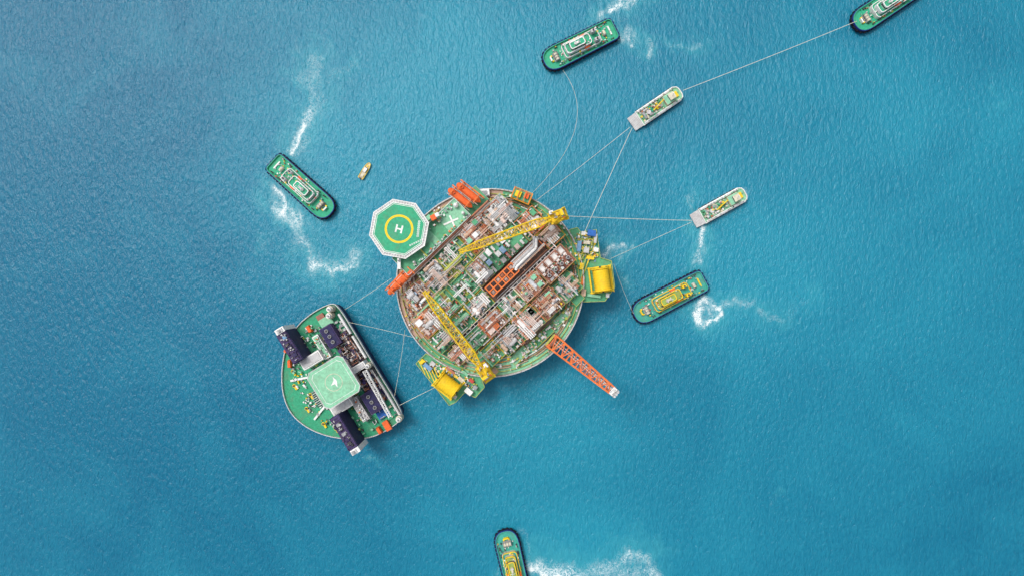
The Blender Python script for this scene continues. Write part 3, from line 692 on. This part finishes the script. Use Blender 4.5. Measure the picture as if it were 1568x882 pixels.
for i in range(300):
    x=rng.uniform(-96,96); y=rng.uniform(40,98)
    if (x*x)/(100**2)+((y-40)/88)**2>1 : continue
    b.box(x,y,zd,rng.uniform(1,4),rng.uniform(1,4),rng.uniform(.4,2.5),rng.choice([W_,'light_grey','deck_mint','mid_grey','rail_lime','dark_grey','light_grey','mid_grey']))
b.done()
b=B('helideck_support_vessel',MD,dv,origin=P(511,585,28))
zh=27
pc=MD.inverted()@P(511,585,zh); xc,yc=pc.x,pc.y
def sqp(w,d,ch): 
    w/=2;d/=2
    return [(xc-w+ch,yc-d),(xc+w-ch,yc-d),(xc+w,yc-d+ch),(xc+w,yc+d-ch),(xc+w-ch,yc+d),(xc-w+ch,yc+d),(xc-w,yc+d-ch),(xc-w,yc-d+ch)]
b.prism(sqp(60,60,6),zh-2,zh,W_,topm='deck_mint'); b.ring(sqp(62,62,6.5),sqp(59.8,59.8,6),zh-.6,zh+.05,'light_grey')
b.ring(sqp(51,51,5),sqp(50,50,5),zh,zh+.012,W_)
b.ring(circ(13,40,xc,yc),circ(12.2,40,xc,yc),zh,zh+.012,'cream')
bird=[(xc-8,yc-3),(xc-2,yc-1),(xc+2,yc+6),(xc+3,yc),(xc+9,yc-1),(xc+3,yc-4),(xc,yc-5)]
b.prism(bird,zh+.002,zh+.02,W_)
b.box(xc,yc,zd,44,44,zh-2-zd,W_); rails(b,xc-24,xc+24,yc-24,yc+24,zh-3,W_)
b.done()

# ================================================================ TUGS
def outline(L,W,bow=.42,sr=.16,n=14,ex=.85):
    pts=[]; hl=L/2; hw=W/2; bl=L*bow
    for i in range(n+1):
        a=-math.pi/2+math.pi*i/n; ca=max(0,math.cos(a)); sa=math.sin(a)
        pts.append((hl-bl+bl*(ca**ex), hw*(abs(sa)**.8)*(1 if sa>0 else -1)))
    r=W*sr
    for i in range(5): a=math.pi/2+math.pi/2*i/4; pts.append((-hl+r*1.2+r*1.2*math.cos(a),hw*.94-r+r*math.sin(a)))
    for i in range(5): a=math.pi+math.pi/2*i/4; pts.append((-hl+r*1.2+r*1.2*math.cos(a),-hw*.94+r+r*math.sin(a)))
    return pts
def rrect(x,y,w,d,r=3):
    o=[]
    for cx,cy,a0 in ((x+w/2-r,y+d/2-r,0),(x-w/2+r,y+d/2-r,90),(x-w/2+r,y-d/2+r,180),(x+w/2-r,y-d/2+r,270)):
        for i in range(4): a=math.radians(a0+30*i); o.append((cx+r*math.cos(a),cy+r*math.sin(a)))
    return o
def tug(px,py,ang,L=122,W=37,deck='tug_green',house=W_,trim=W_,hull='hull_blue',roof='tug_green',seed=1,roof2=None):
    r=random.Random(seed); M=frame(px,py,4,ang); b=B('tugboat',M,origin=P(px,py,0)); roof2=roof2 or roof
    o=outline(L,W,bow=.20,ex=.75); b.prism(o,-3,2.6,hull,scale0=.93); b.prism(inset(o,1.3),2.4,2.7,hull,topm=deck)
    b.ring(o,inset(o,1.1),2.4,3.7,hull); b.ring(inset(o,1.1),inset(o,2.1),2.6,3.75,deck)
    b.ring(inset(o,-.6),inset(o,.3),1.4,2.6,'black_rubber')
    n=len(o); nxt=0
    for i in range(n):
        a=Vector(o[i]);c_=Vector(o[(i+1)%n]); l=(c_-a).length; d=(c_-a)/max(l,1e-6); t=nxt
        while t<l:
            p=a+d*t; nr=Vector((d.y,-d.x)); q=p+nr*.8; q2=p+nr*2.0
            b.tube((q.x,q.y,2.0),(q2.x,q2.y,2.0),.75,'black_rubber',n=10); t+=6.2
        nxt=t-l
    R1=rrect(-2,0,L*.50,W*.62,5); R2=rrect(4,0,L*.34,W*.44,4); R3=rrect(6,0,L*.20,W*.30,3)
    b.prism(R1,2.7,4.6,house,topm=roof2); b.ring(R1,inset(R1,.9),4.6,5.3,trim)
    b.prism(R2,4.6,6.8,house,topm=roof); b.ring(R2,inset(R2,1.1),6.8,7.5,trim)
    b.prism(R3,6.8,8.8,house,topm=roof); b.ring(inset(R3,-.25),inset(R3,.3),7.5,8.4,'glass_dark')
    b.ring(R3,inset(R3,1.3),8.8,9.1,trim)
    b.box(7,0,8.8,8,3,1.2,house); b.box(9,0,10.0,1.5,6,.4,'light_grey'); b.tube((4,0,9),(4,0,15),.18,W_); b.tube((4,-4,12),(4,4,12),.1,W_)
    for y in (-W*.19,W*.19):
        b.box(-L*.2,y,4.6,7,4.4,4.0,trim if trim!=W_ else 'light_grey'); b.cyl(-L*.2,y,8.6,1.3,1,'dark_grey',n=10)
    x=L*.33; b.box(x,0,2.7,9,13,.6,'mid_grey'); b.tube((x,-6,4.2),(x,6,4.2),.9,'cream',n=14)
    for y in (-6,-2,2,6): b.tube((x,y-.4,4.2),(x,y+.4,4.2),1.25,'mid_grey',n=14)
    b.box(x+9,0,2.7,2,7,1.8,trim); b.box(x+7,-4,2.7,3,2,1,'yellow_paint'); b.box(x+7,4,2.7,3,2,1,'yellow_paint')
    x=-L*.37; b.box(x+4,0,2.7,4,8,1.6,'light_grey'); b.tube((x+4,-3,4.4),(x+4,3,4.4),.7,'cream',n=12)
    b.box(x-6,0,2.7,2,14,.8,trim)
    for y in (-W*.36,W*.36):
        for xx in (-L*.42,-L*.3,L*.18,L*.27): b.cyl(xx,y,2.7,1.0,1,'dark_grey',n=10); b.cyl(xx+3,y,2.7,1.0,1,'dark_grey',n=10)
    for y in (-W*.26,W*.26): b.box(-8,y,4.6,10,3,1.4,'orange_paint',taper=.75)
    for i in range(120):
        xx=r.uniform(-L*.42,L*.36); y=r.uniform(-W*.4,W*.4)
        z=2.7
        if -L*.28<xx<L*.24 and abs(y)<W*.33: z=4.6
        if -L*.13<xx<L*.2 and abs(y)<W*.24: z=6.8
        b.box(xx,y,z,r.uniform(.8,2.6),r.uniform(.8,2),r.uniform(.3,1.2),r.choice([W_,'light_grey','yellow_paint','mid_grey',deck,deck,'container_red',W_,'dark_grey']))
    b.done()
def ang(ax,ay,bx,by): return math.degrees(math.atan2(-(by-ay),bx-ax))
tug(888,69,ang(942,42,834,96),seed=1)
tug(461,287,ang(415,245,509,330),seed=2)
tug(1361,5,ang(1400,-21,1312,37),seed=3)
tug(1026,456,ang(1080,428,972,484),deck='teal_deck',house='cream',trim='yellow_paint',roof='olive_deck',roof2='teal_deck',seed=4)
tug(786,872,ang(794,900,774,816),deck='teal_deck',house='cream',trim='yellow_paint',roof='olive_deck',roof2='teal_deck',seed=5)

def workboat(px,py,a,L=90,W=25,seed=1):
    r=random.Random(seed); M=frame(px,py,3,a); b=B('landing_craft_workboat',M,origin=P(px,py,0)); hl=L/2; hw=W/2
    o=[(-hl+14,-hw),(hl-8,-hw),(hl-2,-hw*.75),(hl,-hw*.4),(hl,hw*.4),(hl-2,hw*.75),(hl-8,hw),(-hl+14,hw)]
    b.prism(o,-1.5,2.2,'mid_grey',scale0=.95); b.prism(inset(o,.8),2.2,2.3,'light_grey',topm='deck_mint'); b.ring(o,inset(o,1.2),2.2,3.3,W_)
    for y in (-hw,hw):
        for i in range(12): b.tube((-hl+18+i*(L-30)/11,y,1.6),(-hl+18+i*(L-30)/11,y+(1.2 if y>0 else -1.2),1.6),.6,'black_rubber',n=8)
    b.add([(-hl+14,-hw*.95,2.6),(-hl+14,hw*.95,2.6),(-hl,hw*.9,1.6),(-hl,-hw*.9,1.6),(-hl+14,-hw*.95,2.1),(-hl+14,hw*.95,2.1),(-hl,hw*.9,1.1),(-hl,-hw*.9,1.1)],[(0,1,2,3),(4,7,6,5),(0,3,7,4),(1,5,6,2),(2,6,7,3),(0,4,5,1)],'light_grey')
    for i in range(7): b.add([(-hl+1+i*2,-hw*.88,1.70+i*.143),(-hl+1.4+i*2,-hw*.88,1.74+i*.143),(-hl+1.4+i*2,hw*.88,1.74+i*.143),(-hl+1+i*2,hw*.88,1.70+i*.143)],[(0,1,2,3)],'mid_grey')
    for y in (-hw+2.3,hw-2.3): b.box(4,y,2.3,L*.72,2.6,1.5,W_); b.box(4,y,3.8,L*.7,1.0,.15,'light_grey')
    b.box(hl-22,0,2.3,17,15,2.6,'cream'); b.box(hl-22,0,4.9,16,14,.2,'deck_mint'); b.box(hl-20,0,5.1,9,9,2.3,W_); b.box(hl-20,0,5.8,9.3,9.3,.9,'glass_dark'); b.box(hl-20,0,7.4,10,10,.2,'cream')
    b.tube((hl-20,0,7.4),(hl-20,0,12),.15,W_); b.box(hl-20,0,11,.8,5,.3,W_)
    b.box(hl-9,0,2.3,5,9,1.2,'yellow_paint'); b.box(hl-5,3,2.3,3,3,1,'deck_mint')
    for i in range(90):
        b.box(r.uniform(-hl+18,hl-34),r.uniform(-hw+5,hw-5),2.3,r.uniform(1,4),r.uniform(1,3.5),r.uniform(.4,2.2),r.choice([W_,'deck_green','cream','yellow_paint','light_grey','mid_grey','tug_green','cream','rust_pipe']))
    for i in range(30): b.box(r.uniform(-hl+16,hl-4),r.choice([-1,1])*(hw-2.3),3.9,r.uniform(.8,2.4),r.uniform(.8,1.8),.6,r.choice(['mid_grey','deck_mint','cream']))
    b.tube((-8,-2,5),(14,3,5),.3,'yellow_paint'); b.cyl(-14,0,2.3,3.2,1.8,'light_grey'); b.tube((-22,-6,3.6),(-22,6,3.6),.7,'mid_grey',n=10)
    b.done()
workboat(1005,165,34,seed=1); workboat(1102,317,29,seed=2)

M=frame(559,262,1,58); b=B('motor_launch',M,origin=P(559,262,0)); o=outline(28,9,bow=.6,sr=.12)
b.prism(o,-.5,1.0,W_,scale0=.8,topm='cream'); b.ring(o,inset(o,.8),1.0,1.35,'yellow_paint')
b.box(1,0,1.0,8,5.5,1.3,W_,taper=.85); b.box(1.5,0,1.5,8,5.7,.45,'glass_dark',taper=.9); b.box(-8,0,1.0,5,5,.5,'cream'); b.box(-13.5,0,.6,2.2,3,1.2,'dark_grey'); b.box(8,0,1.0,4,2,.3,'yellow_paint'); b.done()

# ================================================================ ROPES
def rope(p,q,z0,z1,sag=0,r=.14,name='tow_rope',n=14,mid=None):
    A=P(*p,z0);Q=P(*q,z1); pts=[]
    for i in range(n+1):
        t=i/n
        if mid: 
            m_=P(*mid,2.0); c=A*(1-t)**2+m_*2*t*(1-t)+Q*t*t
        else:
            c=A.lerp(Q,t); c.z-=sag*4*t*(1-t)
        pts.append(c)
    b=B(name,origin=A)
    for i in range(n): b.tube(pts[i],pts[i+1],r,'rope',n=5,world=True)
    b.done()
rope((1312,33),(1046,139),4,4,sag=1.5,r=.12)
rope((965,195),(820,308),3,20,sag=3,r=.09); rope((968,196),(896,354),3,19,sag=2,r=.12)
rope((1059,338),(862,331),3,20,sag=2,r=.12); rope((1058,341),(936,396),3,19,sag=2,r=.09)
rope((862,108),(815,296),4,20,mid=(922,190),r=.07,n=26)
rope((970,480),(940,404),4,19,sag=3,r=.075)
rope((528,474),(600,426),10,20,sag=1,r=.075,name='mooring_line'); rope((533,493),(632,516),10,19,sag=2,r=.075,name='mooring_line')
rope((604,606),(620,505),10,19,sag=2,r=.075,name='mooring_line'); rope((612,620),(668,592),10,18,sag=1,r=.10,name='mooring_line')

# ================================================================ LIGHT / CAMERA
w=bpy.data.worlds.new('World'); bpy.context.scene.world=w; w.use_nodes=True; nt=w.node_tree
bg=nt.nodes['Background']; sky=nt.nodes.new('ShaderNodeTexSky'); sky.sky_type='NISHITA'; sky.sun_disc=False
EL=math.radians(62); AZ=math.radians(-50)
sky.sun_elevation=EL; sky.sun_rotation=AZ; sky.dust_density=5; sky.air_density=1.0
hs=nt.nodes.new('ShaderNodeHueSaturation'); hs.inputs['Saturation'].default_value=.45
nt.links.new(sky.outputs[0],hs.inputs['Color']); nt.links.new(hs.outputs[0],bg.inputs[0]); bg.inputs[1].default_value=.15
sd=bpy.data.lights.new('sun','SUN'); sd.energy=1.5; sd.angle=math.radians(16); sd.color=(1,.97,.93)
so=bpy.data.objects.new('sun',sd); bpy.context.collection.objects.link(so)
dirv=Vector((math.sin(AZ)*math.cos(EL),math.cos(AZ)*math.cos(EL),math.sin(EL)))
so.rotation_euler=dirv.to_track_quat('Z','Y').to_euler(); so.location=dirv*400
cd=bpy.data.cameras.new('camera'); cd.sensor_width=36; cd.lens=36*H/(1568*S); cd.clip_end=40000; cd.clip_start=1
co=bpy.data.objects.new('camera',cd); co.location=(0,0,H); bpy.context.collection.objects.link(co); bpy.context.scene.camera=co
sc=bpy.context.scene; sc.view_settings.view_transform='Standard'; sc.view_settings.look='None'; sc.view_settings.exposure=0
